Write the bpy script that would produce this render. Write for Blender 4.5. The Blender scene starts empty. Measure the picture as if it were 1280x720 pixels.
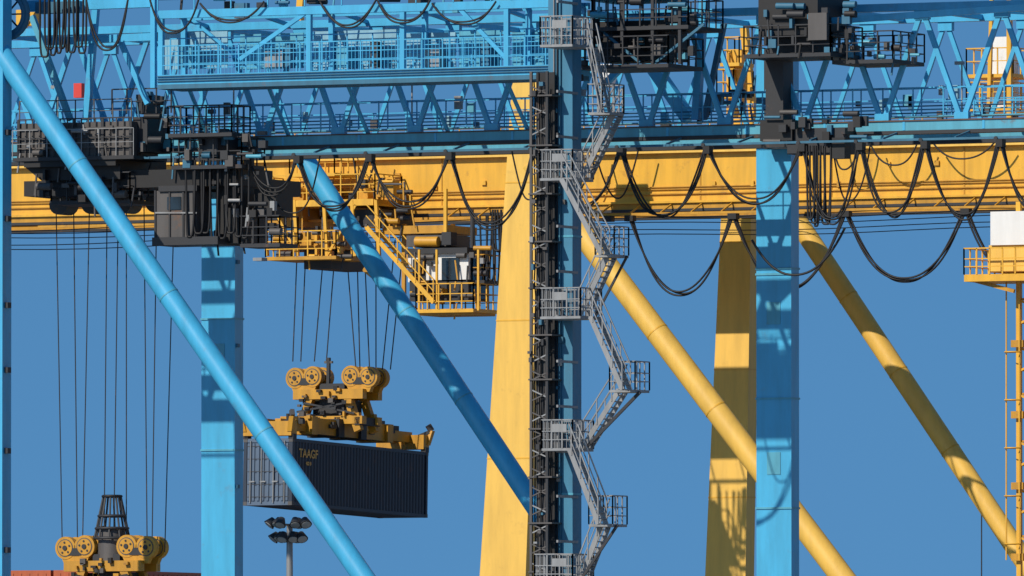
import bpy, math, random
from mathutils import Vector, Matrix
random.seed(7)
# ------------------------------------------------------------------ camera
A=math.radians(26); DIST=500.0; FPX=16000.0
T=Vector((0,0,37)); CZ=18.0
fh=Vector((-math.sin(A),math.cos(A),0))
CAM=Vector((T.x,T.y,0))-fh*DIST; CAM.z=CZ
fwd=(T-CAM).normalized()
right=fwd.cross(Vector((0,0,1))).normalized(); up=right.cross(fwd)
sc=bpy.context.scene
cd=bpy.data.cameras.new("camera"); cam=bpy.data.objects.new("camera",cd); sc.collection.objects.link(cam)
cd.sensor_width=36; cd.lens=36*FPX/1280; cd.clip_start=1; cd.clip_end=30000
M=Matrix((right,up,-fwd)).transposed().to_4x4(); M.translation=CAM; cam.matrix_world=M
sc.camera=cam
def pt(px,py,Y):
    d=fwd+right*((px-640)/FPX)+up*((360-py)/FPX)
    t=(Y-CAM.y)/d.y
    return CAM+d*t
V=Vector
# ------------------------------------------------------------------ materials
MATS={}
def paint(name,col,rough=0.45,grime=0.35,rust=0.25,metal=0.0,streak=True,rustcol=(0.16,0.07,0.03),scale=1.0):
    m=bpy.data.materials.new(name); m.use_nodes=True; nt=m.node_tree; N=nt.nodes; L=nt.links
    b=N["Principled BSDF"]; b.inputs["Roughness"].default_value=rough; b.inputs["Metallic"].default_value=metal
    g=N.new("ShaderNodeNewGeometry")
    mp=N.new("ShaderNodeMapping"); mp.inputs["Scale"].default_value=(1.6*scale,1.6*scale,(0.22 if streak else 1.6)*scale)
    L.new(g.outputs["Position"],mp.inputs["Vector"])
    n1=N.new("ShaderNodeTexNoise"); n1.inputs["Scale"].default_value=1.3; n1.inputs["Detail"].default_value=7; n1.inputs["Roughness"].default_value=0.65
    L.new(mp.outputs[0],n1.inputs["Vector"])
    r1=N.new("ShaderNodeValToRGB"); r1.color_ramp.elements[0].position=0.38; r1.color_ramp.elements[1].position=0.7
    L.new(n1.outputs["Fac"],r1.inputs["Fac"])
    mx=N.new("ShaderNodeMixRGB"); mx.inputs[1].default_value=(*col,1); mx.inputs[2].default_value=(col[0]*0.45+0.01,col[1]*0.45+0.01,col[2]*0.45+0.01,1)
    mu=N.new("ShaderNodeMath"); mu.operation='MULTIPLY'; mu.inputs[1].default_value=grime
    L.new(r1.outputs[0],mu.inputs[0]); L.new(mu.outputs[0],mx.inputs[0])
    n2=N.new("ShaderNodeTexNoise"); n2.inputs["Scale"].default_value=1.1*scale; n2.inputs["Detail"].default_value=9; n2.inputs["Roughness"].default_value=0.72
    L.new(g.outputs["Position"],n2.inputs["Vector"])
    r2=N.new("ShaderNodeValToRGB"); r2.color_ramp.elements[0].position=0.60; r2.color_ramp.elements[1].position=0.68
    L.new(n2.outputs["Fac"],r2.inputs["Fac"])
    mu2=N.new("ShaderNodeMath"); mu2.operation='MULTIPLY'; mu2.inputs[1].default_value=rust
    L.new(r2.outputs[0],mu2.inputs[0])
    mx2=N.new("ShaderNodeMixRGB"); mx2.inputs[2].default_value=(*rustcol,1)
    L.new(mx.outputs[0],mx2.inputs[1]); L.new(mu2.outputs[0],mx2.inputs[0])
    L.new(mx2.outputs[0],b.inputs["Base Color"])
    bp=N.new("ShaderNodeBump"); bp.inputs["Strength"].default_value=0.15; bp.inputs["Distance"].default_value=0.05
    L.new(n2.outputs["Fac"],bp.inputs["Height"]); L.new(bp.outputs[0],b.inputs["Normal"])
    MATS[name]=m; return name
BLUE=paint("blue_paint",(0.055,0.40,0.68),0.42,0.38,0.18)
BLUE2=paint("blue_paint_weathered",(0.08,0.36,0.50),0.5,0.5,0.5)
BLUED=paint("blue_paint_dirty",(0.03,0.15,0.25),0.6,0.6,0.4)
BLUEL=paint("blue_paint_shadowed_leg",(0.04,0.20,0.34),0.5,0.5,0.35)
YEL=paint("yellow_paint",(0.76,0.41,0.035),0.45,0.45,0.3)
YELP=paint("yellow_paint_pale",(0.80,0.49,0.09),0.5,0.35,0.15)  # paler yellow for legs, braces and girder top edge
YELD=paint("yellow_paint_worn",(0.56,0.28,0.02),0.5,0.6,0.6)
DARK=paint("dark_steel",(0.022,0.024,0.030),0.6,0.5,0.4)
BLK=paint("black_rubber",(0.008,0.008,0.010),0.6,0.2,0.0)
GREY=paint("galvanised_steel",(0.28,0.29,0.30),0.5,0.6,0.3,0.2)
BRN=paint("grey_brown_panel",(0.085,0.08,0.08),0.6,0.6,0.5)
RUST=paint("rusty_steel",(0.12,0.07,0.05),0.8,0.6,0.7)
WHT=paint("white_paint",(0.75,0.76,0.76),0.4,0.2,0.15)
PALE=paint("pale_blue_panel",(0.22,0.44,0.56),0.5,0.5,0.3)
NAVY=paint("navy_container_paint",(0.018,0.030,0.055),0.5,0.4,0.2)
NAVL=paint("navy_paint_sunlit_end",(0.085,0.13,0.20),0.5,0.5,0.3)  # same navy, lightened: sunlight on the end face put into the colour
ORG=paint("orange_paint",(0.45,0.10,0.03),0.5,0.5,0.3)
GOLD=paint("gold_lettering",(0.65,0.38,0.08),0.5,0.3,0.0)
RED=paint("red_paint",(0.6,0.04,0.03),0.5,0.2,0.0)
GLASS=paint("dark_glass",(0.02,0.03,0.04),0.08,0.0,0.0)
LAMP=paint("lamp_glass",(0.35,0.36,0.36),0.15,0.1,0.0)
CONC=paint("quay_concrete",(0.26,0.25,0.23),0.9,0.5,0.2,streak=False,scale=0.1)
SEA=paint("sea_water",(0.02,0.06,0.08),0.12,0.2,0.0,streak=False,scale=0.3)
# ------------------------------------------------------------------ mesh builder
class Part:
    def __init__(s,name): s.n=name; s.v=[]; s.f=[]; s.m=[]; s.sm=[]; s.mats=[]
    def mi(s,m):
        if m not in s.mats: s.mats.append(m)
        return s.mats.index(m)
    def add(s,vs,fs,m,smooth=False):
        o=len(s.v); s.v+= [tuple(v) for v in vs]; k=s.mi(m)
        for f in fs: s.f.append([i+o for i in f]); s.m.append(k); s.sm.append(smooth)
class Obj:
    def __init__(s,name): s.n=name; s.parts={}
    def __call__(s,pn):
        if pn not in s.parts: s.parts[pn]=Part(pn)
        return s.parts[pn]
    def build(s,origin,rot=None):
        e=bpy.data.objects.new(s.n,None); e.location=origin; sc.collection.objects.link(e); s.e=e
        if rot: e.rotation_euler=rot
        for p in s.parts.values():
            me=bpy.data.meshes.new(p.n); O=V(origin)
            me.from_pydata([(a-O.x,b-O.y,c-O.z) for a,b,c in p.v],[],p.f)
            for m in p.mats: me.materials.append(MATS[m])
            me.polygons.foreach_set("material_index",p.m); me.polygons.foreach_set("use_smooth",p.sm); me.update()
            o=bpy.data.objects.new(p.n,me); sc.collection.objects.link(o); o.parent=e
        return e
BF=[(0,1,3,2),(4,6,7,5),(0,4,5,1),(2,3,7,6),(0,2,6,4),(1,5,7,3)]
def box(p,lo,hi,m):
    p.add([(x,y,z) for x in (lo[0],hi[0]) for y in (lo[1],hi[1]) for z in (lo[2],hi[2])],BF,m)
def beam(p,a,b,w,h,m,w2=None,h2=None):
    a=V(a);b=V(b);d=(b-a).normalized()
    if abs(d.z)>0.95: s=V((1,0,0)); u=V((0,1,0))
    else:
        s=d.cross(V((0,0,1))).normalized(); u=s.cross(d)
    w2=w if w2 is None else w2; h2=h if h2 is None else h2
    vs=[]
    for c,ww,hh in ((a,w,h),(b,w2,h2)):
        for i in (-.5,.5):
            for j in (-.5,.5): vs.append(c+s*i*ww+u*j*hh)
    p.add(vs,BF,m)
def cyl(p,a,b,r,m,n=12,r2=None,smooth=True):
    a=V(a);b=V(b);d=(b-a).normalized(); r2=r if r2 is None else r2
    s=d.cross(V((0,0,1)) if abs(d.z)<0.95 else V((1,0,0))).normalized(); u=s.cross(d)
    c=[(math.cos(2*math.pi*i/n),math.sin(2*math.pi*i/n)) for i in range(n)]
    vs=[a+(s*x+u*y)*r for x,y in c]+[b+(s*x+u*y)*r2 for x,y in c]
    p.add(vs,[(i,(i+1)%n,n+(i+1)%n,n+i) for i in range(n)],m,smooth)
    p.add(vs,[tuple(range(n-1,-1,-1)),tuple(range(n,2*n))],m)
def tube(p,pts,r,m,n=5):
    pts=[V(q) for q in pts]; vs=[];fs=[]
    for i,q in enumerate(pts):
        d=(pts[min(i+1,len(pts)-1)]-pts[max(i-1,0)]).normalized()
        s=d.cross(V((0.05,1,0.02))).normalized(); u=s.cross(d)
        for k in range(n):
            a=2*math.pi*k/n; vs.append(q+(s*math.cos(a)+u*math.sin(a))*r)
    for i in range(len(pts)-1):
        for k in range(n): fs.append((i*n+k,i*n+(k+1)%n,(i+1)*n+(k+1)%n,(i+1)*n+k))
    p.add(vs,fs,m,True)
def loop(p,a,b,sag,r,m,ex=2.0,n=22,dy=0,wob=0.0):
    a=V(a);b=V(b);pts=[]; ph=random.uniform(0,6)
    for i in range(n+1):
        t=i/n; q=a.lerp(b,t); e=(1-abs(2*t-1)**ex)
        q.z-=sag*e; q.y+=dy; q.x+=wob*e*math.sin(ph+t*4); pts.append(q)
    tube(p,pts,r,m)
def rail(p,a,b,m,h=1.1,sp=1.3,t=0.05,mids=(0.5,),mesh=False,kick=False):
    a=V(a);b=V(b);L=(b-a).length; n=max(1,round(L/sp)); H=V((0,0,h))
    beam(p,a+H,b+H,t,t,m)
    for k in mids: beam(p,a+H*k,b+H*k,t*0.75,t*0.75,m)
    for i in range(n+1):
        q=a.lerp(b,i/n); beam(p,q,q+H,t,t,m)
    if mesh:
        k=max(1,int(L/0.16))
        for i in range(k):
            q=a.lerp(b,(i+.5)/k); beam(p,q,q+H,0.018,0.018,m)
# metric positions measured off the photo on each structural plane
def bx(p,x0,y0,x1,y1,Y,dep,m,adj=True):
    x1a=x1-(dep*14 if adj else 0)
    if x1a<x0+3: x1a=x0+3
    mx=(x0+x1a)/2
    a=pt(x0,(y0+y1)/2,Y).x; b=pt(x1a,(y0+y1)/2,Y).x
    z0=pt(mx,y1,Y).z; z1=pt(mx,y0,Y).z
    box(p,(a,Y,z0),(b,Y+dep,z1),m)
    return a,b,z0,z1
def bm(p,x0,y0,x1,y1,Y,w,h,m,Y2=None): beam(p,pt(x0,y0,Y),pt(x1,y1,Y if Y2 is None else Y2),w,h,m)
def hr(p,x0,x1,yb,Y,m,**k):
    z=pt((x0+x1)/2,yb,Y).z; a=pt(x0,yb,Y).x; b=pt(x1,yb,Y).x
    rail(p,(a,Y,z),(b,Y,z),m,**k)
def deck(p,x0,x1,yb,Y,dep,m,rm,th=0.15,**k):
    z=pt((x0+x1)/2,yb,Y).z; a=pt(x0,yb,Y).x; b=pt(x1-dep*14,yb,Y).x
    if b<a+0.6: b=a+0.6
    box(p,(a,Y,z-th),(b,Y+dep,z),m)
    c=[(a,Y),(b,Y),(b,Y+dep),(a,Y+dep)]
    for i in range(4):
        q=c[i]; r=c[(i+1)%4]; rail(p,(*q,z),(*r,z),rm,**k)
    return a,b,z
def stair(p,a,b,w,m,mr=None,rh=1.0):
    a=V(a);b=V(b); mr=mr or m
    if a.z>b.z:a,b=b,a
    n=max(2,int((b.z-a.z)/0.21)); W=V((0,w,0))
    for o in (V((0,0,0)),W): beam(p,a+o,b+o,0.04,0.2,m)
    run=abs(b.x-a.x)/n
    for i in range(n+1):
        q=a.lerp(b,i/n); box(p,(q.x-max(run,.2)*.5,q.y+0.03,q.z-.02),(q.x+max(run,.2)*.5,q.y+w-.03,q.z+.02),m)
    H=V((0,0,rh))
    for o in (V((0,-0.03,0)),W+V((0,.03,0))):
        beam(p,a+o+H,b+o+H,.045,.045,mr); beam(p,a+o+H*.5,b+o+H*.5,.035,.035,mr)
        for i in range(0,n+1,4):
            q=a.lerp(b,i/n)+o; beam(p,q,q+H,.04,.04,mr)

# ================================================================== BLUE CRANE
B=Obj("blue_container_crane")
YN,YF=0.0,19.4
legs=B("legs")
def leg(p,px,py,Y,w,d,ztop,zbot,m):
    x=pt(px,py,Y).x
    beam(p,(x,Y,zbot),(x,Y,ztop),w,d,m)
    return x
zt=pt(640,-120,0).z
xl0=leg(legs,-12,300,YN,1.5,.75,zt,2.5,BLUE)
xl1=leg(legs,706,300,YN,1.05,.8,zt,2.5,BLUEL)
xf0=leg(legs,278,300,YF,1.55,.75,pt(278,200,YF).z,2.5,BLUE)
xf1=leg(legs,972,300,YF,1.55,.75,pt(970,60,YF).z,2.5,BLUE)
for x,Y,w,ys in ((xf0,YF,1.55,(395,560)),(xf1,YF,1.55,(345,352,505,640)),(xl1,YN,1.05,(300,620))):
    for y in ys:
        z=pt(500,y,Y).z; box(legs,(x-w/2-.03,Y-.42,z-.04),(x+w/2+.03,Y+.42,z+.04),BLUE2)
# bolted inspection plates
for x,Y,y in ((xf0,YF,440),(xf1,YF,400),(xf1,YF,585)):
    z=pt(500,y,Y).z; box(legs,(x-.3,Y-.40,z-.45),(x+.3,Y-.376,z+.45),BLUE2)
for i in range(9):
    z=pt(10,-20+i*100+random.randint(-15,15),0).z
    box(legs,(xl0+.74,-.2,z),(xl0+.9,.1,z+.22),DARK)
    z2=z-1; box(legs,(xf0+.77,YF-.3,z2),(xf0+.87,YF-.1,z2+.15),BLUED)
for Y in (YN,YF):
    for x in (xl0,xl1) if Y==YN else (xf0,xf1):
        box(legs,(x-1,Y-1,1.6),(x+1,Y+1,3.2),BLUE)
        for dy in (-3,-1,1,3): cyl(legs,(x-.4,Y+dy,.45),(x+.4,Y+dy,.45),.42,DARK)
    x0,x1=(xl0,xl1) if Y==YN else (xf0,xf1)
    beam(legs,(x0,Y,14),(x1,Y,14),1.4,1.8,BLUE)
for x in (xl0,xl1): beam(legs,(x,YN,3.6),(x,YF,3.6),1.2,1.4,BLUE)
br=B("diagonal_braces")
def brace(p,a,b,Y,r,m,t0,t1,ms=None):
    A_=pt(*a,Y);B_=pt(*b,Y); d=B_-A_
    cyl(p,A_+d*t0,A_+d*t1,r,m,32)
    for f in (.22,.47,.73):   # weld bands
        q=A_+d*f; u=d.normalized(); cyl(p,q-u*.03,q+u*.03,r+.012,ms or m,32)
brace(br,(-2,62),(455,722),YN,.42,BLUE,-.12,1.28,BLUE2)
brace(br,(378,195),(655,612),YF,.41,BLUE,-.03,1.55,BLUE2)
zl=pt(660,170,6).z; zu=pt(1100,10,6).z
def truss(p,Y,m,mc,x0=-48,x1=48,pitch=3.4,s=1.0,off=0):
    box(p,(x0,Y-.22,zl-.16),(x1,Y+.22,zl+.20),mc)
    box(p,(x0,Y-.27,zl+.20),(x1,Y+.27,zl+.25),RUST)
    box(p,(x0,Y-.25,zl-.30),(x1,Y+.34,zl-.16),DARK)
    box(p,(x0,Y-.2,zu-.15),(x1,Y+.2,zu+.15),m)
    n=int((x1-x0)/pitch)
    for i in range(n):
        xa=x0+i*pitch+off; xm=xa+pitch/2; xb=xa+pitch
        beam(p,(xa,Y,zl+.1),(xm,Y,zu-.1),.15*s,.2*s,m); beam(p,(xm,Y,zu-.1),(xb,Y,zl+.1),.15*s,.2*s,m)
        box(p,(xm-.3,Y-.13,zu-.5),(xm+.3,Y+.13,zu-.12),m)
        box(p,(xa-.3,Y-.13,zl+.26),(xa+.3,Y+.13,zl+.52),m)
gd=B("girder_trusses")
truss(gd,6.0,BLUE,BLUE2)
truss(gd,13.4,BLUE,BLUE2,off=1.1,s=.85)
for i in range(28):
    x=-47+i*3.4
    beam(gd,(x,6,zu),(x,13.4,zu),.16,.2,BLUE)
    box(gd,(x-.05,5.76,zl-.15),(x+.05,5.775,zl+.19),BLUE)
    if i%2==0: beam(gd,(x,6,zu),(x+3.4,13.4,zu),.1,.1,BLUE)
wk=B("walkways")
box(wk,(-48,6.5,zl+.40),(48,7.3,zl+.45),BLUE2)
rail(wk,(-48,6.5,zl+.45),(48,6.5,zl+.45),BLUE,sp=1.3,t=.045); rail(wk,(-48,7.3,zl+.45),(48,7.3,zl+.45),BLUE,sp=1.3,t=.045)
box(wk,(-48,14,zl+.4),(48,14.8,zl+.45),BLUE2)
rail(wk,(-48,14.8,zl+.45),(48,14.8,zl+.45),BLUE,sp=1.5,t=.045)
for i in range(40):
    x=random.uniform(-22,24); w=random.uniform(.1,.4); h=random.uniform(.15,.6); Y=random.choice((7.4,7.5,12.6,13.9))
    z=zl+random.uniform(.4,1.3)
    box(wk,(x,Y,z),(x+w,Y+.2,z+h),random.choice((DARK,BLUE2,BLUED,BRN,BLUE,PALE,GREY)))
for k in range(3):
    cyl(wk,(-48,7.4+.05*k,zl+.6+.14*k),(48,7.4+.05*k,zl+.6+.14*k),.03,(BLUED,BLUE2)[k%2],6)
for x in range(-40,41,8):
    beam(wk,(x,7.3,zl+.4),(x,7.3,zl+2.5),.05,.05,GREY); box(wk,(x-.25,7.15,zl+2.45),(x+.1,7.35,zl+2.58),GREY)
# ---- front maintenance gallery
ga=B("maintenance_gallery")
Yg=1.6
a0=pt(197,90,Yg).x; a1=pt(716,90,Yg).x-.3
zf=pt(455,92,Yg).z; zr=pt(455,12,Yg).z
box(ga,(a0,Yg,zf-.22),(a1,Yg+2.2,zf+.16),BLUE)
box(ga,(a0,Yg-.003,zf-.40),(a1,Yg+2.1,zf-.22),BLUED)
box(ga,(a0,Yg,zr-.12),(a1,Yg+.3,zr+.2),BLUE); box(ga,(a0,Yg+2,zr-.1),(a1,Yg+2.2,zr+.15),BLUE)
for px in (200,385,502,632,700):
    x=pt(px,50,Yg).x
    for dy in (.12,2.08): beam(ga,(x,Yg+dy,zf),(x,Yg+dy,zr),.2,.2,BLUE)
    box(ga,(x-.1,Yg+.2,zr),(x+.1,Yg+2,zr+.14),BLUE)
for k in range(3): rail(ga,(a0,Yg+[.05,1.1,2.1][k],zf+.16),(a1,Yg+[.05,1.1,2.1][k],zf+.16),BLUE,h=[1.15,1.5,1.15][k],sp=.9+.2*k,t=.045,mids=(.33,.66),mesh=(k==0))
bm(ga,572,8,632,72,Yg+.1,.12,.16,BLUE); bm(ga,385,14,300,74,Yg+.1,.12,.16,BLUE); bm(ga,300,74,240,24,Yg+2,.1,.12,BLUE)
for px,w,h,mm in ((205,80,46,PALE),(300,80,44,BLUE2),(392,104,48,PALE),(508,62,45,PALE),(574,54,48,BLUE2),(640,50,46,BLUE2)):
    bx(ga,px,86-h,px+w,86,Yg+2.25,.06,mm)
for px,w,h,mm in ((226,20,26,BLUE2),(330,30,20,GREY),(356,14,30,BLUED),(420,22,24,BLUE2),(462,16,32,DARK),(530,26,22,GREY),(600,18,30,BLUED)):
    bx(ga,px,84-h,px+w,84,Yg+1.4,.5,mm)
rail(ga,(a0,Yg,zr+.2),(a1,Yg,zr+.2),BLUE,sp=1.6,t=.045)
for k in range(3):
    cyl(ga,(a0,Yg-.05,zf-.1+.1*k),(a1,Yg-.05,zf-.1+.1*k),.025,BLUED,6)
for px in (230,330,430,530,630):
    q=pt(px,95,Yg+2.2); beam(ga,q,(q.x,6,zl+.2),.12,.12,BLUE)
    beam(ga,(q.x,Yg+2.2,zr),(q.x,6,zu),.14,.14,BLUE)
# ---- top clutter: machinery houses
mc=B("machinery_house")
def clutter(p,x0,x1,y0,y1,Ya,Yb,n,mats,smin=4,smax=14,dep=.25):
    for _ in range(n):
        px=random.uniform(x0,x1); py=random.uniform(y0,y1); k=random.random()
        if k<.55: bx(p,px,py,px+random.uniform(smin,smax),py+random.uniform(smin,smax),random.uniform(Ya,Yb),dep,random.choice(mats))
        elif k<.8: bm(p,px,py,px+random.uniform(-4,4),py+random.uniform(10,30),random.uniform(Ya,Yb),.06,.06,random.choice(mats))
        else:
            Y=random.uniform(Ya,Yb); cyl(p,pt(px,py,Y),pt(px+random.uniform(10,24),py,Y),random.uniform(.05,.16),random.choice(mats),10)
bx(mc,742,26,860,76,3.4,2.0,BLK)
deck(mc,722,880,80,1.8,3.2,DARK,DARK,sp=.7,mids=(.3,.6)); deck(mc,740,905,32,2.0,3.2,DARK,DARK,sp=.7,mids=(.3,.6)); deck(mc,730,860,-6,2.2,3,BLUED,BLUED,sp=.9)
clutter(mc,728,862,0,68,1.8,3.2,46,(DARK,BRN,BLUED,BLK,BLK,BLUE2))
for px in (742,778,816,850): bm(mc,px,-10,px,80,2.1,.12,.12,DARK)
bm(mc,742,30,800,78,2.2,.1,.1,BLUED); bm(mc,880,30,820,78,2.2,.1,.1,BLUED)
bx(mc,948,-40,1064,44,3.4,3.0,BLK); bx(mc,962,44,1046,66,4.2,2,DARK)
clutter(mc,945,1060,-2,60,3.0,3.35,34,(DARK,BRN,BLK,BLUED,DARK))
deck(mc,1040,1158,74,4.0,3,DARK,DARK,sp=.7,mids=(.3,.6)); deck(mc,930,1080,66,3.2,3,DARK,DARK,sp=.7,mids=(.3,.6))
clutter(mc,1050,1140,42,72,4.2,5.2,14,(DARK,BRN,BLUED,BLUE2))
bx(mc,1010,16,1036,50,3,.2,BRN)
bm(mc,862,-16,1300,-30,4.5,.4,.4,BLUE)
bm(mc,1040,26,1300,8,4.8,.2,.25,BLUE)
bm(mc,800,60,862,150,9.,.5,.5,BLUE); bm(mc,742,120,800,60,9.,.25,.25,BLUE)
bm(mc,880,0,870,150,7.2,.3,.3,BLUE); bm(mc,905,30,880,150,7.2,.2,.2,BLUED)
bx(mc,957,62,990,150,5.2,.8,DARK); bx(mc,955,60,992,186,YF-1,.5,DARK)  # dark boxes over the far leg's top, standing in for its shade
bx(mc,984,160,1078,192,5.0,1.4,DARK); bx(mc,950,150,1004,176,4.8,1.0,BLK); bx(mc,1040,172,1064,198,4.6,.6,BLK)
clutter(mc,950,1075,140,190,4.5,4.9,22,(DARK,BLK,BRN,BLUED),dep=.2)
for R in (.95,.8): 
    c=pt(8,18,1.2)
    ring=[c+V((math.cos(t)*R,0,math.sin(t)*R)) for t in [i*math.pi/16 for i in range(33)]]
    tube(mc,ring,.12,BLUED,8)
for k in range(8): 
    t=k*math.pi/4; beam(mc,c,c+V((math.cos(t),0,math.sin(t)))*.8,.06,.06,DARK)
bm(mc,30,8,192,2,2.5,.4,.45,BLUE); bm(mc,60,52,190,46,3.5,.25,.3,BLUE); bm(mc,120,10,108,150,4,.25,.25,BLUE)
bm(mc,192,0,192,110,2.4,.2,.2,BLUE); bm(mc,40,20,88,150,4.4,.22,.22,BLUE2); bm(mc,150,50,185,130,4,.2,.2,BLUE)
bx(mc,44,2,108,16,2,.6,BLUED); bm(mc,190,-6,1290,-34,3,.4,.4,BLUED)
clutter(mc,195,700,-8,4,2,4,26,(DARK,BLUED,BLUE2,BLK),6,20)
clutter(mc,700,725,0,150,1.2,2,20,(DARK,BLUED,BLK,GREY))
clutter(mc,870,950,90,150,6.6,9,20,(DARK,BLUED,BLK,BLUE2))
# ---- hanging cable bundles
fc=B("festoon_cables")
def bundle(px0,px1,py0,py1,Y,n,r=.045):
    for i in range(n):
        x=px0+(px1-px0-10)*i/max(1,n-1)
        w=random.uniform(7,13); a=pt(x,py0,Y+.05*i); b=pt(x+w,py0,Y+.05*i)
        loop(fc,a,b,(py1-py0+random.uniform(-10,4))/31,r,BLK,ex=5,n=20,wob=.05)
bundle(50,108,-6,68,1.2,9); bundle(232,312,200,300,3.9,8,.05); bundle(1008,1040,182,278,4.4,6,.045); bundle(616,632,262,318,46,3,.05)
Yt=4.4; ztk=pt(800,184,Yt).z
box(fc,(-46,Yt-.04,ztk),(46,Yt+.04,ztk+.09),BLUED)
for i in range(31): 
    x=-45+i*3.1; beam(fc,(x,Yt,ztk+.1),(x,6,zl-.2),.07,.07,BLUED)
an=[310,372,462,562,668,776,884,1003,1075,1156,1250,1345]
for i in range(len(an)-1):
    d=[40,62,60,88,70,80,66,90,84,88,80][i]
    for k in range(3):
        a=pt(an[i],186,Yt+.06*k);b=pt(an[i+1],186,Yt+.06*k); a.z=b.z=ztk-.15
        loop(fc,a+V((.07*k,0,0)),b+V((-.07*k,0,0)),d/31+(k-1)*.1+random.uniform(-.05,.05),.04,BLK,ex=random.uniform(2.0,2.6),wob=.12)
for px in an:
    q=pt(px,186,Yt); box(fc,(q.x-.14,Yt-.12,ztk-.32),(q.x+.14,Yt+.25,ztk-.02),BLK)
    cyl(fc,(q.x-.15,Yt-.1,ztk+.02),(q.x-.15,Yt+.1,ztk+.02),.08,DARK,8)
for px0,px1,d in ((1040,1088,70),(640,690,60),(330,400,70),(130,190,40)):
    a=pt(px0,190,5.2);b=pt(px1,190,5.2); a.z=b.z=ztk; loop(fc,a,b,d/31,.035,BLK,ex=2.4,wob=.1)
for x0,x1,y,d in ((186,250,-6,45),(400,470,2,30),(108,160,0,60),(250,330,4,22),(540,620,4,24),(470,540,-4,30)):
    a=pt(x0,y,1.4);b=pt(x1,y,1.4); b.z=a.z
    for k in range(2): loop(fc,a,b,d/31+.1*k,.04,BLK,ex=2.3,wob=.1)
# ---- blue trolley
tr=B("trolley")
bx(tr,30,196,206,208,3.6,4.4,BLK)
za=pt(90,196,3.6).z; zb0=pt(90,148,3.6).z
xa0=pt(20,170,3.6).x; xa1=pt(160,170,3.6).x
box(tr,(xa0,3.9,za),(xa1,6.2,zb0-.15),BRN)
box(tr,(xa0-.1,3.5,za-.14),(xa1+.3,6.4,za),DARK)
n=16
for i in range(n+1):
    x=xa0+(xa1-xa0)*i/n; beam(tr,(x,3.82,za),(x,3.82,zb0),.04 if i%4 else .12,.05,BRN if i%4 else DARK)
for k in range(5): 
    z=za+(zb0-za)*k/4; beam(tr,(xa0,3.8,z),(xa1,3.8,z),.04,.05,BRN if k%2 else DARK)
rail(tr,(xa0-.1,3.5,za),(xa1+.3,3.5,za),GREY,h=1.1,sp=.8,t=.03); rail(tr,(xa0,3.9,zb0-.15),(xa1,3.9,zb0-.15),BRN,h=.9,sp=.8,t=.04)
bx(tr,166,146,212,190,4.4,2,DARK); bx(tr,170,118,200,142,4.7,1.2,DARK); hr(tr,140,214,142,4.1,DARK,h=1.0,sp=.6)
def wedge(p,x0,x1,yt_,x2,x3,yb,Y,dep,m):
    a=pt(x0,yt_,Y);b=pt(x1,yt_,Y);c=pt(x2,yb,Y);d=pt(x3,yb,Y)
    vs=[]
    for dy in (0,dep):
        vs+=[(a.x,Y+dy,a.z),(b.x,Y+dy,a.z),(d.x,Y+dy,c.z),(c.x,Y+dy,c.z)]
    p.add(vs,[(0,3,2,1),(4,5,6,7),(0,1,5,4),(3,7,6,2),(0,4,7,3),(1,2,6,5)],m)
wedge(tr,30,150,208,52,150,226,3.9,3,BLK); wedge(tr,62,128,226,70,118,246,4.4,2.4,DARK); bx(tr,100,212,340,234,4.3,3,BLK)
deck(tr,64,196,250,4.0,2.4,DARK,DARK,sp=.7)
bx(tr,194,238,262,300,4.0,1.2,BRN); bx(tr,190,296,300,306,3.9,2,DARK); bx(tr,270,214,334,304,4.8,2.2,BLK); bx(tr,198,232,264,239,3.9,1.3,DARK)
for px in (194,212,229,243): bm(tr,px,238,px,298,3.97,.07,.05,DARK)
bm(tr,194,266,246,266,3.96,.05,.06,GREY)
bx(tr,209,246,226,262,3.96,.03,GLASS,adj=False)
bx(tr,318,236,366,270,5,1.5,BLK); deck(tr,300,372,304,4.2,1.6,DARK,DARK,sp=.6,mids=(.3,.6))
deck(tr,210,312,166,3.4,1.6,DARK,DARK,sp=.6,mids=(.3,.6)); deck(tr,214,330,206,3.8,2.0,DARK,DARK,sp=.7)
bx(tr,250,170,300,196,4.0,2,DARK)
clutter(tr,168,210,112,190,4.0,4.5,22,(DARK,BLK,BRN,BLUED)); clutter(tr,215,330,160,200,3.6,4.4,26,(DARK,BLK,BRN,BLUED,BLUE2))
clutter(tr,262,340,205,300,4.0,4.6,34,(DARK,BLK,BRN,BLK,GREY),4,12); clutter(tr,40,190,205,245,3.5,3.9,26,(DARK,BLK,BRN))
clutter(tr,24,140,150,192,3.6,3.75,16,(BRN,DARK,GREY),3,9,.1)
yy=9.7
for k in range(4): cyl(tr,(pt(80+k*40,262,yy).x,yy-.5,pt(80,256,yy).z),(pt(80+k*40,262,yy).x,yy+.5,pt(80,256,yy).z),.42,DARK,18)
box(tr,(pt(30,210,7).x,7,pt(100,244,7).z),(pt(300,210,7).x,12.4,pt(100,225,7).z),BLK)
bx(tr,316,322,334,326,4,.5,GREY)
rp=B("hoist_ropes")
rx=[(70,78),(92,97),(112,103),(134,130),(148,142),(158,158),(180,184),(196,190),(218,206)]
for i,(u,v) in enumerate(rx):
    Yr=9.4+(i%2)*.7; cyl(rp,pt(u,250,Yr),pt(v,690,Yr),.024,DARK,5)
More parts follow.
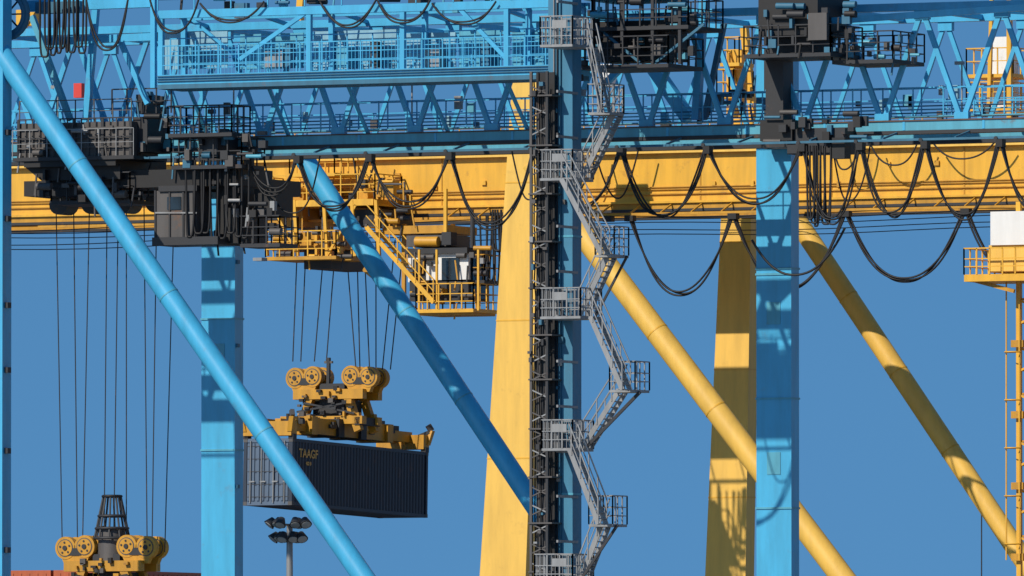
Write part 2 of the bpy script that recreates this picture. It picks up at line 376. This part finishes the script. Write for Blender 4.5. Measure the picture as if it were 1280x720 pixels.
# ---- stair tower on near leg
st=B("stair_tower")
Ys=-2.4
lefts=[(222,675,742),(395,675,752),(560,677,742),(728,668,742),(55,675,742)]
for yb,x0,x1 in lefts: deck(st,x0,x1,yb,Ys,1.9,GREY,GREY,sp=.5,t=.045,mids=(.3,.6),mesh=True,th=.1)
rights=[(318,744,786),(487,762,812),(655,736,784),(140,735,780)]
for yb,x0,x1 in rights: deck(st,x0,x1,yb,Ys+.2,1.3,GREY,GREY,sp=.5,t=.045,mids=(.3,.6),th=.1)
def fl(x0,y0,x1,y1,Y): stair(st,pt(x0,y0,Y),pt(x1,y1,Y),.7,GREY)
fl(702,224,752,318,Ys-.8); fl(760,318,724,395,Ys+.9); fl(738,396,778,487,Ys-.8); fl(774,487,728,560,Ys+.9); fl(712,562,748,655,Ys-.8); fl(752,655,724,728,Ys+.9)
fl(735,60,752,140,Ys-.8); fl(768,140,728,222,Ys+.9)
bm(st,732,560,800,490,Ys+.4,.09,.12,DARK); bm(st,742,400,784,320,Ys+1.2,.07,.09,DARK); bm(st,728,722,772,656,Ys+.4,.08,.1,DARK)
for yb,x0,x1 in lefts: bx(st,690,yb-30,708,yb-20,Ys-.02,.03,GREY,adj=False)
z=6
while z<zt:
    box(st,(xl1+.5,Ys+.6,z),(xl1+.58,0,z+.1),GREY); z+=1.75
em=B("elevator_mast")
xm0=pt(664,400,-1.2).x; xm1=pt(684,400,-1.2).x; zmt=pt(664,92,0).z
for x in (xm0,xm1): beam(em,(x,-1.2,4),(x,-1.2,zmt),.1,.1,BRN if x==xm0 else DARK); beam(em,(x,-.6,4),(x,-.6,zmt),.1,.1,BLK)
box(em,(xm0+.05,-.58,4),(xm1-.05,-.5,zmt),BLK)
z=24.0; i=0
while z<zmt-.3:
    beam(em,(xm0,-1.2,z),(xm1,-1.2,z+.3*(1 if i%2 else -1)),.045,.05,GREY if i%3==0 else BRN)
    if random.random()<.5: 
        x=random.uniform(xm0-.08,xm1-.1); box(em,(x,-1.4,z),(x+random.uniform(.08,.2),-1.2,z+random.uniform(.06,.25)),random.choice((GREY,DARK,BRN,BRN,DARK,BLUED)))
    if i%5==0: box(em,(xm0-.08,-1.3,z),(xm1+.25,-.3,z+.06),BRN)
    z+=random.uniform(.3,.44); i+=1
for k in range(6):
    x=xm0+.06+k*.09; pts=[]
    zz=24
    while zz<zmt: pts.append((x+random.uniform(-.03,.03),-1.0+random.uniform(-.04,.04),zz)); zz+=.7
    tube(em,pts,.03,(BLK,DARK,BRN)[k%3],5)
for k in range(3):
    x=xl1-.25+k*.14; cyl(em,(x,-.46,5),(x,-.46,zt),.03,(GREY,DARK,BLUED)[k],6)
z=24
while z<zt:
    if random.random()<.5:
        x=xl1+random.uniform(-.35,.25); box(em,(x,-.55,z),(x+random.uniform(.08,.2),-.41,z+random.uniform(.1,.3)),random.choice((GREY,BLUED,BRN)))
    z+=.9
loop(fc,pt(940,300,5.6),pt(1056,285,5.6),1.6,.05,BLK,ex=2.2)

# ================================================================== YELLOW CRANE
Yc=Obj("yellow_container_crane")
YA,YB=42.0,61.4
lg=Yc("legs")
def tleg(xt,yt,wt,xb,yb,wb,Y,d,m):
    a=pt(xt,yt,Y); b=pt(xb,yb,Y); dr=(b-a); k=(2.5-b.z)/dr.z
    c=b+dr*k; wb2=wb+(wb-wt)*k
    vs=[]
    for q,w in ((a,wt),(c,wb2)):
        for sx in (-.5,.5):
            for sy in (-.5,.5): vs.append((q.x+sx*w,q.y+sy*d,q.z))
    lg.add(vs,[(0,1,3,2),(4,6,7,5),(0,4,5,1),(2,3,7,6),(0,2,6,4),(1,5,7,3)],m)
    box(lg,(c.x-1.2,Y-1,1.2),(c.x+1.2,Y+1,3),YEL)
    for dy in (-3,-1,1,3): cyl(lg,(c.x-.4,Y+dy,.45),(c.x+.4,Y+dy,.45),.42,DARK)
    for f in (.1,.23,.36,.49,.62):
        q=a.lerp(c,f); w=wt+(wb2-wt)*f; box(lg,(q.x-w/2-.015,Y-d/2-.012,q.z-.03),(q.x+w/2+.015,Y+d/2+.012,q.z+.03),YEL)
    return c.x
s=29.5*.9
xa=tleg(666,96,40/s,634,720,58/s,YA,.9,YELP)
xb=tleg(928,180,36/s,912,720,52/s,YB,.9,YELP)
xc=tleg(1345,80,1.5,1380,720,2,YA,.9,YELP); xd=tleg(1625,80,1.5,1660,720,2,YB,.9,YELP)
for Y,p,q in ((YA,xa,xc),(YB,xb,xd)): beam(lg,(p,Y,13),(q,Y,13),1.4,1.8,YEL)
for x in (xa,xc): beam(lg,(x,YA,3.6),(x,YB,3.6),1.2,1.4,YEL)
yb_=Yc("diagonal_braces")
brace(yb_,(757,330),(1052,720),YA,.50,YELP,-.32,1.5,YEL)
brace(yb_,(1006,290),(1256,665),YB,.44,YELP,-.15,1.7,YEL)
cyl(yb_,pt(1227,632,YB),pt(1227,900,YB),.03,DARK,5)
yg=Yc("box_girders")
for Y in (48.0,55.0):
    zt_=pt(800,189,48).z; zb_=pt(800,252,48).z
    x0,x1=-64,50
    box(yg,(x0,Y,zb_),(x1,Y+1.5,zt_),YEL)
    box(yg,(x0,Y-.22,zb_-.1),(x1,Y+1.7,zb_-.003),YEL)
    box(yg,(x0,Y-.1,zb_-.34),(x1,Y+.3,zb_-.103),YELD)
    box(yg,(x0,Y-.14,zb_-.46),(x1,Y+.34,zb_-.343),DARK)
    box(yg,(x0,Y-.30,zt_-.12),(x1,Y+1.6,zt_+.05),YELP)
    x=x0
    while x<x1:
        box(yg,(x-.03,Y-.03,zb_),(x+.03,Y-.002,zt_-.13),YELD); x+=6.2
    box(yg,(x0,Y-.1,zb_+.28),(x1,Y-.002,zb_+.33),YELD)
    rail(yg,(x0,Y+.1 if Y<50 else Y+1.4,zt_+.05),(x1,Y+.1 if Y<50 else Y+1.4,zt_+.05),YEL,sp=2.0,t=.04)
for i in range(22):
    x=random.uniform(-30,25); z=zb_+random.uniform(.4,1.4); box(yg,(x,47.9,z),(x+random.uniform(.1,.25),47.997,z+random.uniform(.1,.3)),random.choice((YELD,BRN,YEL)))
for k in range(2): cyl(yg,(-64,47.93,zb_+.5+k*.1),(50,47.93,zb_+.5+k*.1),.025,YELD,6)
wr=Yc("power_wires")
for y0 in (272,277,283,290,296):
    z=pt(640,y0,50).z; Yw=49.5+(y0%3)
    pts=[(x,Yw,z+.08*math.cos(x*.35+y0)) for x in range(-62,49,2)]; tube(wr,pts,.02,DARK,4)
yf=Yc("festoon_cables")
Yt2=46.8; zk=pt(850,268,Yt2).z
box(yf,(-46,Yt2-.05,zk),(46,Yt2+.05,zk+.1),YELD)
an2=[787,916,1057,1207,1350]
for i in range(4):
    d=[96,92,84,84][i]
    for k in range(3):
        a=pt(an2[i],276,Yt2+.06*k);b=pt(an2[i+1],276,Yt2+.06*k);a.z=b.z=zk-.15
        loop(yf,a+V((.08*k,0,0)),b-V((.08*k,0,0)),d/29.5+(k-1)*.08,.045,BLK,ex=2.1+.1*i,n=30,wob=.12)
for px in an2+[730,760]:
    q=pt(px,270,Yt2); box(yf,(q.x-.2,Yt2-.12,zk-.25),(q.x+.2,Yt2+.25,zk),BLK)
for px in range(560,1290,38):
    q=pt(px,266,Yt2); beam(yf,(q.x,Yt2,zk+.1),(q.x,48,zb_-.1),.06,.06,YELD)
Yt3=46.9; zk3=pt(900,176,Yt3).z
for x0,x1,d in ((700,742,60),(742,800,70),(1040,1075,40),(1085,1150,36),(1160,1250,30),(440,470,50)):
    a=pt(x0,180,Yt3);b=pt(x1,180,Yt3);a.z=b.z=zk3; loop(yf,a,b,d/29.5,.04,BLK,ex=2.2,wob=.1)
up_=Yc("upper_works")
bx(up_,908,62,934,190,50,.5,YEL); bm(up_,930,30,946,190,52,.3,.3,YEL); bm(up_,912,66,935,190,50,.2,.2,YELD); deck(up_,896,945,118,49,2,YEL,YEL,sp=.7); deck(up_,900,945,78,49,1.5,YEL,YEL,sp=.7)
bx(up_,1238,46,1276,135,49,1.2,WHT); deck(up_,1208,1300,134,47.6,3,YEL,YEL,sp=.7,mids=(.3,.6)); bm(up_,1262,-10,1262,160,47.5,.2,.2,YEL); bm(up_,1240,-10,1236,140,47.5,.15,.15,YEL)
deck(up_,1208,1300,92,47.6,2.4,YEL,YEL,sp=.7)
bx(up_,20,12,52,32,49,.6,YEL); bm(up_,28,40,45,10,49,.15,.15,YEL); bx(up_,92,104,106,122,49,.3,RED); bm(up_,377,-5,374,30,50,.3,.3,YEL)
bx(up_,750,80,776,108,52,1,WHT)
yt=Yc("trolley")
Y0=45.2
deck(yt,320,505,250,Y0,2.6,YELD,YEL,sp=.8,mids=(.3,.6)); deck(yt,362,446,216,Y0+.6,2,YEL,YEL,sp=.7,mids=(.5,)); bx(yt,322,250,500,258,Y0-.05,2.4,YEL)
bx(yt,470,226,500,246,Y0+.4,.6,YELD); bx(yt,430,262,520,282,Y0+.5,3,DARK); bx(yt,350,256,420,284,Y0+1,3,YELD)
deck(yt,332,462,320,Y0-.2,3,YELD,YEL,sp=.7,mids=(.3,.6)); bx(yt,346,290,452,312,Y0+.8,2,YELD); bx(yt,380,312,470,336,Y0+1,4,DARK)
for px in (330,368,405,440,470): bm(yt,px,250,px+4,320,Y0,.14,.14,YEL)
bm(yt,340,256,372,318,Y0,.1,.1,YEL); bm(yt,410,318,445,256,Y0,.1,.1,YEL)
for px in (372,412,452,492): cyl(yt,pt(px,246,Y0+2.2)+V((0,-.3,0)),pt(px,246,Y0+2.2)+V((0,.3,0)),.45,YELD,18)
stair(yt,pt(458,284,Y0-.6),pt(542,378,Y0-.6),.9,YEL,YEL)
bm(yt,557,236,557,292,Y0,.14,.14,YEL); bm(yt,590,262,590,330,Y0+1,.12,.12,DARK)
bx(yt,478,282,600,292,Y0+.3,3,YELD)
for px in (505,566): bm(yt,px,280,px,380,Y0+2,.16,.16,YELD)
bm(yt,455,336,520,388,Y0+1.4,.16,.2,YELD)
oc=Yc("operator_cabin")
bx(oc,508,294,590,308,Y0+.3,2.0,BRN); cyl(oc,pt(520,302,Y0),pt(548,302,Y0),.22,YELD,14); bx(oc,552,290,572,306,Y0-.1,.6,DARK); bx(oc,530,284,560,296,Y0+.6,.8,YELD)
bx(oc,510,316,612,352,Y0+.2,1.9,WHT); bx(oc,506,310,616,317,Y0,2.3,DARK); bx(oc,512,350,612,376,Y0+.2,1.9,DARK)
bx(oc,552,322,574,350,Y0+.17,.04,GLASS,adj=False); bx(oc,516,324,532,350,Y0+.17,.04,DARK,adj=False)
xr=pt(612-1.9*14,334,Y0+.2).x
box(oc,(xr,Y0+.4,pt(590,372,Y0).z),(xr+.03,Y0+1.9,pt(590,322,Y0).z),GLASS)
deck(oc,520,628,386,Y0-.5,2.6,YEL,YEL,sp=.6,mids=(.3,.6)); bx(oc,524,386,622,394,Y0-.3,2.2,YELD)
for px in (524,546,598): bm(oc,px,312,px,388,Y0-.45,.09,.09,YEL)
deck(oc,590,628,350,Y0+.5,1.6,DARK,YELD,sp=.5)
for k in range(4):
    a=pt(592+8*k,270,Y0+1); b=pt(610+5*k,270,Y0+1); b.z=a.z; loop(oc,a,b,(70+6*k)/29.5,.045,BLK,ex=4)
clutter(yt,325,515,222,246,Y0-.05,Y0+.6,26,(YEL,YELD,DARK,BRN),4,12); clutter(yt,340,515,258,284,Y0-.05,Y0+.6,30,(YELD,YELD,DARK,BRN),4,12); clutter(yt,335,455,290,322,Y0-.1,Y0+.6,24,(YEL,YELD,DARK,BRN),4,11)
clutter(oc,512,600,310,380,Y0-.2,Y0+.1,26,(YELD,DARK,BRN,GREY),3,9,.15)
yr=Yc("hoist_ropes")
for u,v,yy in ((372,366,51.3),(383,376,51.4),(406,393,52.0),(420,408,52.0),(432,445,51.3),(446,450,51.6),(455,462,52.0),(470,470,52.0),(494,478,51.3),(505,488,52.0)):
    cyl(yr,pt(u,300,yy),pt(v,452 if v<430 else 462,yy),.028,DARK,5)
yw=Yc("lift_tower")
q=pt(1274,500,45)
for dx in (0,1.2):
    for dy in (0,1.2): beam(yw,(q.x+dx,45+dy,3),(q.x+dx,45+dy,zb_-.5),.2,.2,YEL)
z=6;i=0
while z<zb_-1:
    for dy in (0,1.2):
        beam(yw,(q.x,45+dy,z),(q.x+1.2,45+dy,z+(1 if i%2 else -1)*.5),.09,.09,YEL); 
    box(yw,(q.x,45,z),(q.x+1.2,46.2,z+.08),YELD)
    if i%3==0: box(yw,(q.x-.25,44.7,z),(q.x+.3,45,z+.3),YELD)
    z+=1.0;i+=1
for k in range(5):
    c=pt(1266,440+k*60,44.6); ring=[c+V((math.cos(t)*.35,math.sin(t)*.35,0)) for t in [i*math.pi/8 for i in range(17)]]; tube(yw,ring,.03,YEL,4)
for dx in (-.3,.3): beam(yw,pt(1266,700,44.6)+V((dx,0,0)),pt(1266,352,44.6)+V((dx,0,0)),.05,.05,YEL)
deck(yw,1205,1330,342,43.6,3.2,YEL,YEL,th=.3,sp=.6,t=.055,mids=(.3,.6)); bm(yw,1215,350,1268,364,44,.15,.15,YELD)
bx(yw,1238,264,1330,306,44.2,2.4,WHT); bx(yw,1236,306,1330,340,44.3,2.2,YELP)
yc_e=Yc.build((0,51.7,0)); b_e=B.build((0,9.7,0))

# ================================================================== SPREADERS
def spreader(name,Cx,Cy,Cz,body,beamc,seed):
    random.seed(seed)
    S=Obj(name); bm_=S("telescopic_beams"); hb=S("headblock"); fl_=S("flippers")
    for sx in (-.45,.45):
        box(bm_,(Cx+sx-.2,Cy-3.6,Cz+.35),(Cx+sx+.2,Cy+3.6,Cz+1.05),beamc)
        box(bm_,(Cx+sx*.8-.14,Cy-5.9,Cz+.42),(Cx+sx*.8+.14,Cy+5.9,Cz+.88),beamc)
    for sy in (-3.4,-1,1,3.4): box(bm_,(Cx-.8,Cy+sy-.25,Cz+.30),(Cx+.8,Cy+sy+.25,Cz+1.1),DARK if abs(sy)<2 else beamc)
    box(bm_,(Cx-.24,Cy-2.9,Cz+.4),(Cx+.24,Cy+2.9,Cz+.95),DARK)
    for sy in (-5.95,5.95):
        box(bm_,(Cx-1.2,Cy+sy-.26,Cz+.12),(Cx+1.2,Cy+sy+.26,Cz+.75),beamc)
        for sx in (-1.13,1.13):
            box(bm_,(Cx+sx-.12,Cy+sy-.16,Cz-.02),(Cx+sx+.12,Cy+sy+.16,Cz+.2),DARK)
            beam(fl_,(Cx+sx,Cy+sy*1.03,Cz+.3),(Cx+sx*1.14,Cy+sy*1.05,Cz+.95),.22,.24,beamc)
            beam(fl_,(Cx+sx*1.14,Cy+sy*1.05,Cz+.95),(Cx+sx*1.04,Cy+sy*1.03,Cz+1.2),.18,.24,BRN)
            beam(fl_,(Cx+sx*.5,Cy+sy,Cz+.62),(Cx+sx*1.1,Cy+sy*1.03,Cz+.9),.1,.14,DARK)
    for i in range(40):
        x=Cx+random.uniform(-.9,.6); y=Cy+random.uniform(-4.6,4.6); z=Cz+random.uniform(.5,1.1)
        box(bm_,(x,y,z),(x+random.uniform(.08,.3),y+random.uniform(.1,.5),z+random.uniform(.08,.3)),random.choice((beamc,DARK,DARK,body,BLK,BRN)))
    z=Cz+1.45
    for sy in (-.7,.7):
        box(hb,(Cx-1.75,Cy+sy-.18,z+.55),(Cx+1.75,Cy+sy+.18,z+.98),body)
        for sx in (-1,1):
            beam(hb,(Cx+sx*1.5,Cy+sy,z-.85),(Cx+sx*.95,Cy+sy,z+.6),.3,.34,body)
            beam(hb,(Cx+sx*1.55,Cy+sy,z-.2),(Cx+sx*.5,Cy+sy,z-.35),.24,.3,body)
        box(hb,(Cx-1.75,Cy+sy-.2,z-.55),(Cx+1.75,Cy+sy+.2,z-.2),body)
    for sx in (-1.5,-.5,.5,1.5): box(hb,(Cx+sx-.14,Cy-.9,z-.6),(Cx+sx+.14,Cy+.9,z-.25),DARK)
    box(hb,(Cx-.62,Cy-.5,z-.1),(Cx+.62,Cy+.5,z+1.25),DARK)
    box(hb,(Cx-1.0,Cy-.4,z-.3),(Cx+1.0,Cy+.4,z+.5),BLK)
    beam(hb,(Cx-1.5,Cy-.95,z+.0),(Cx+1.2,Cy-.95,z+.4),.06,.08,DARK); beam(hb,(Cx-1.2,Cy-.95,z+.4),(Cx+1.4,Cy-.95,z-.1),.06,.08,DARK)
    beam(hb,(Cx-.3,Cy-.3,z+1.2),(Cx-.3,Cy-.3,z+2.4),.14,.14,DARK); beam(hb,(Cx-.5,Cy-.3,z+2.2),(Cx-.1,Cy-.3,z+2.2),.1,.1,BRN)
    for sx in (-1.4,1.4):
        for sy in (-.42,.42):
            for dx in (-.44,.44):
                c=V((Cx+sx+dx,Cy+sy,z+1.62-abs(sx+dx)*.06))
                cyl(hb,c+V((0,-.16,0)),c+V((0,.16,0)),.46,body,28); cyl(hb,c+V((0,-.175,0)),c+V((0,.175,0)),.36,BRN,22); cyl(hb,c+V((0,-.19,0)),c+V((0,.19,0)),.32,body,22); cyl(hb,c+V((0,-.23,0)),c+V((0,.23,0)),.10,DARK,12)
                for k in range(5):
                    t=k*math.pi*.4+.4; e_=c+V((math.cos(t)*.22,0,math.sin(t)*.22)); cyl(hb,e_+V((0,-.21,0)),e_+V((0,.21,0)),.045,DARK,8)
            a=V((Cx+sx,Cy+sy,z+1.2)); vs=[]
            for dy in (-.14,.14):
                vs+=[(a.x-.85,a.y+dy,a.z+.42),(a.x+.85,a.y+dy,a.z+.42),(a.x+.5,a.y+dy,a.z-.34),(a.x-.5,a.y+dy,a.z-.34)]
            hb.add(vs,[(0,3,2,1),(4,5,6,7),(0,1,5,4),(3,7,6,2),(0,4,7,3),(1,2,6,5)],body)
            box(hb,(a.x-.3,a.y-.18,a.z+.0),(a.x+.3,a.y+.18,a.z+.3),DARK)
    for i in range(22):
        x=Cx+random.uniform(-1.5,1.2); zz=z+random.uniform(-.5,1.0); box(hb,(x,Cy-1.05,zz),(x+random.uniform(.08,.25),Cy-.9,zz+random.uniform(.08,.22)),random.choice((DARK,body,BRN,BLK)))
    return S,hb,z
def container(name,Cx,Cy,Cz,m,md):
    C=Obj(name); c=C("body"); d=C("doors"); H=2.9; w=1.22; l=6.1; z0=Cz-H
    for sx in (-1,1):
        for sy in (-1,1): box(c,(Cx+sx*(w-.08)-.08,Cy+sy*(l-.08)-.08,z0),(Cx+sx*(w-.08)+.08,Cy+sy*(l-.08)+.08,Cz),m)
        for z in (z0+.08,Cz-.06): box(c,(Cx+sx*(w-.05)-.045,Cy-l+.16,z-.08),(Cx+sx*(w-.05)+.045,Cy+l-.16,z+.06),m)
        n=44; vs=[];fs=[]; y=-l+.16; stp=(2*l-.32)/n
        for i in range(n):
            for f_,dd in ((0,0),(.36,0),(.5,.04),(.86,.04)):
                X=Cx+sx*(w-.02-dd); yy=Cy+y+(i+f_)*stp; vs+=[(X,yy,z0+.14),(X,yy,Cz-.12)]
        for i in range(len(vs)//2-1): fs.append((2*i,2*i+2,2*i+3,2*i+1))
        c.add(vs,fs,m)
    for sy in (-1,1):
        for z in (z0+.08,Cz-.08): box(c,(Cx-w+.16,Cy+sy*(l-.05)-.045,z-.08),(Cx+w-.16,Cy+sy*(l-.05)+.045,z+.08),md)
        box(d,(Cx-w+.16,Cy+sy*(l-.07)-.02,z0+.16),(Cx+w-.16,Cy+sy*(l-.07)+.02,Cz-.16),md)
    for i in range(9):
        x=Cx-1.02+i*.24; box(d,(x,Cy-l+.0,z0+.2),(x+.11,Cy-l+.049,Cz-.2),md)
    for x in (-.85,-.3,.3,.85): 
        cyl(d,(Cx+x,Cy-l-.03,z0+.1),(Cx+x,Cy-l-.03,Cz-.1),.028,GREY,6); box(d,(Cx+x-.06,Cy-l-.05,z0+1.0),(Cx+x+.22,Cy-l-.01,z0+1.06),GREY)
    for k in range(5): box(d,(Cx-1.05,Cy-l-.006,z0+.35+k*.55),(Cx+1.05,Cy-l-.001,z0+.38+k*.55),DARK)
    box(c,(Cx-w+.1,Cy-l+.1,Cz-.1),(Cx+w-.1,Cy+l-.1,Cz-.04),m); box(c,(Cx-w+.1,Cy-l+.1,z0+.03),(Cx+w-.1,Cy+l-.1,z0+.12),m)
    for sx in (-1,1):
        for sy in (-1,1):
            for z in (z0,Cz-.15): box(c,(Cx+sx*(w-.09)-.1,Cy+sy*(l-.09)-.1,z-.004),(Cx+sx*(w-.09)+.1,Cy+sy*(l-.09)+.1,z+.155),BRN)
    return C
ROT=(math.radians(-1.6),0,math.radians(-2.5))
cc=pt(421,557,51.7)
S1,hb,z=spreader("container_spreader",cc.x,51.7,cc.z,YELD,YELD,3)
e1=S1.build((cc.x,51.7,cc.z),ROT)
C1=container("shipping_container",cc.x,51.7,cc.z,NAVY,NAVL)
e=C1.build((cc.x,51.7,cc.z),ROT)
def text(s,size,loc,parent):
    cu=bpy.data.curves.new("lettering",'FONT'); cu.body=s; cu.size=size; cu.extrude=.004; cu.space_character=1.02; cu.offset=.012
    o=bpy.data.objects.new("lettering",cu); sc.collection.objects.link(o); cu.materials.append(MATS[GOLD])
    o.location=V(loc)-parent.location; o.rotation_euler=(math.pi/2,0,math.pi/2); o.parent=parent
text("TAAGF",.52,(cc.x+1.225,46.2,cc.z-.78),e)
text("422 0",.2,(cc.x+1.225,46.8,cc.z-1.1),e)
c2=pt(140,716,9.7); cz2=c2.z-1.95
S2,hb2,z2=spreader("container_spreader",c2.x,9.7,cz2,YELD,ORG,11)
zb2=z2+1.9
for k in range(10):
    t=k*math.pi/5; beam(hb2,(c2.x+math.cos(t)*.72,9.7+math.sin(t)*.72,zb2),(c2.x+math.cos(t)*.36,9.7+math.sin(t)*.36,zb2+1.7),.06,.06,DARK)
for r,h in ((.74,0),(.66,.4),(.55,.9),(.38,1.7)):
    tube(hb2,[(c2.x+math.cos(i*math.pi/8)*r,9.7+math.sin(i*math.pi/8)*r,zb2+h) for i in range(17)],.06,DARK if h<1.5 else BLK,5)
cyl(hb2,(c2.x,9.7,zb2-1.0),(c2.x,9.7,zb2+.35),.6,BRN,20,.55)
e2=S2.build((c2.x,9.7,c2.z))
C2=container("shipping_container",c2.x,9.7,cz2,ORG,ORG); C2.build((c2.x,9.7,c2.z))
# ================================================================== FLOODLIGHT MAST
F=Obj("floodlight_mast"); f=F("pole"); h=F("floodlights")
q=pt(362,700,26)
cyl(f,(q.x,26,0),(q.x,26,pt(362,655,26).z),.28,GREY,14,.13)
for py,half in ((656,.78),(674,.6)):
    z=pt(362,py,26).z; box(h,(q.x-half,25.95,z-.04),(q.x+half,26.05,z+.04),GREY); box(h,(q.x-.05,26-half,z-.04),(q.x+.05,26+half,z+.04),GREY)
    for dx,dy,r in ((-half,-.1,-.6),(half,-.1,.6),(0,-half,0),(0,half,0),(-half*.5,-.25,-.2),(half*.5,-.25,.3)):
        c=V((q.x+dx,26+dy,z+.14)); d=V((r,-.6,-.95)).normalized()
        cyl(h,c-d*.14,c+d*.2,.13,DARK,14,.25); cyl(h,c+d*.201,c+d*.22,.20,LAMP,14)
        box(h,(c.x-.1,c.y-.05,c.z-.2),(c.x+.1,c.y+.1,c.z+.1),DARK)
F.build((q.x,26,0))
# ================================================================== CONTAINER SHIP berthed beyond
S=Obj("container_ship"); hu=S("hull"); ck=S("deck_cargo")
Ysh=100.0; top=pt(40,713,Ysh); xs=pt(8,713,Ysh).x
prof=[(-70,0,0),(-58,-14,14),(190,-14,14),(204,-11,11)]
vs=[]
for y,a_,b_ in prof:
    vs+=[(xs+a_,Ysh+y,-3),(xs+b_,Ysh+y,-3),(xs+a_*1.15,Ysh+y-(4 if y<-60 else 0),11),(xs+b_*1.15,Ysh+y-(4 if y<-60 else 0),11)]
fs=[(0,2,3,1),(12,13,15,14)]
for i in range(3):
    o=4*i; fs+=[(o,o+4,o+6,o+2),(o+1,o+3,o+7,o+5),(o+2,o+6,o+7,o+3)]
hu.add(vs,fs,NAVY)
random.seed(5)
cols=(ORG,RUST,BLUED,NAVY,BRN,ORG,GREY,RED)
for bay in range(0,8):
    for row in range(-3,4):
        tiers=3 if not(bay==0 and row in (0,1)) else None
        tops=top.z if tiers is None else 11+2.9*random.randint(2,4)
        x=xs+row*2.6; y=Ysh+bay*13
        zz=tops
        while zz>11.4:
            m=ORG if tiers is None and zz==tops else random.choice(cols)
            zb=max(11.05,zz-2.86)
            box(ck,(x,y,zb),(x+2.44,y+12.2,zz),m)
            for k in range(24): box(ck,(x+2.44,y+.3+k*.5,zb+.15),(x+2.47,y+.5+k*.5,zz-.15),m)
            for k in range(5): box(ck,(x+.2+k*.45,y-.03,zb+.15),(x+.4+k*.45,y,zz-.15),m)
            zz-=2.9
for y in (150,): box(hu,(xs-11,Ysh+y,11),(xs+11,Ysh+y+12,26),WHT)
S.build((xs,Ysh,0))
# ================================================================== GROUND / SEA
G=Obj("quay_ground"); g=G("apron"); g.add([(-33,-6000,0),(9000,-6000,0),(9000,12000,0),(-33,12000,0)],[(0,1,2,3)],CONC)
box(g,(-33.5,-600,-4),(-32.996,900,.25),CONC)
for x in (xl0,xl1,xa): box(g,(x-.06,-600,.004),(x+.06,900,.09),RUST)
G.build((0,0,0))
W=Obj("sea"); w=W("water"); w.add([(-12000,-6000,-2.9),(-33,-6000,-2.9),(-33,12000,-2.9),(-12000,12000,-2.9)],[(0,1,2,3)],SEA); W.build((0,0,0))
# ================================================================== LIGHT
sd=V((-.25,-.76,.60)).normalized()
L=bpy.data.lights.new("sun",'SUN'); L.energy=4.5; L.angle=math.radians(.5); L.color=(1,.90,.76)
lo=bpy.data.objects.new("sun",L); sc.collection.objects.link(lo); lo.rotation_euler=sd.to_track_quat('Z','Y').to_euler(); lo.location=(0,-50,120)
wd=bpy.data.worlds.new("World"); sc.world=wd; wd.use_nodes=True; nt=wd.node_tree
bg=nt.nodes["Background"]; sk=nt.nodes.new("ShaderNodeTexSky"); sk.sky_type='NISHITA'; sk.sun_disc=False
sk.sun_elevation=math.asin(sd.z); sk.sun_rotation=math.atan2(sd.x,sd.y); sk.dust_density=0.3; sk.ozone_density=3.0; sk.air_density=1.0
tc=nt.nodes.new("ShaderNodeTexCoord"); ad=nt.nodes.new("ShaderNodeVectorMath"); ad.operation='ADD'; ad.inputs[1].default_value=(0,0,.35)
nm=nt.nodes.new("ShaderNodeVectorMath"); nm.operation='NORMALIZE'
nt.links.new(tc.outputs["Generated"],ad.inputs[0]); nt.links.new(ad.outputs[0],nm.inputs[0]); nt.links.new(nm.outputs[0],sk.inputs["Vector"])
ml=nt.nodes.new("ShaderNodeMixRGB"); ml.blend_type='MULTIPLY'; ml.inputs[0].default_value=1; ml.inputs[2].default_value=(.70,1.20,1.36,1)
nt.links.new(sk.outputs[0],ml.inputs[1]); nt.links.new(ml.outputs[0],bg.inputs["Color"]); bg.inputs["Strength"].default_value=.09
sc.view_settings.view_transform='Standard'; sc.view_settings.look='None'; sc.view_settings.exposure=0
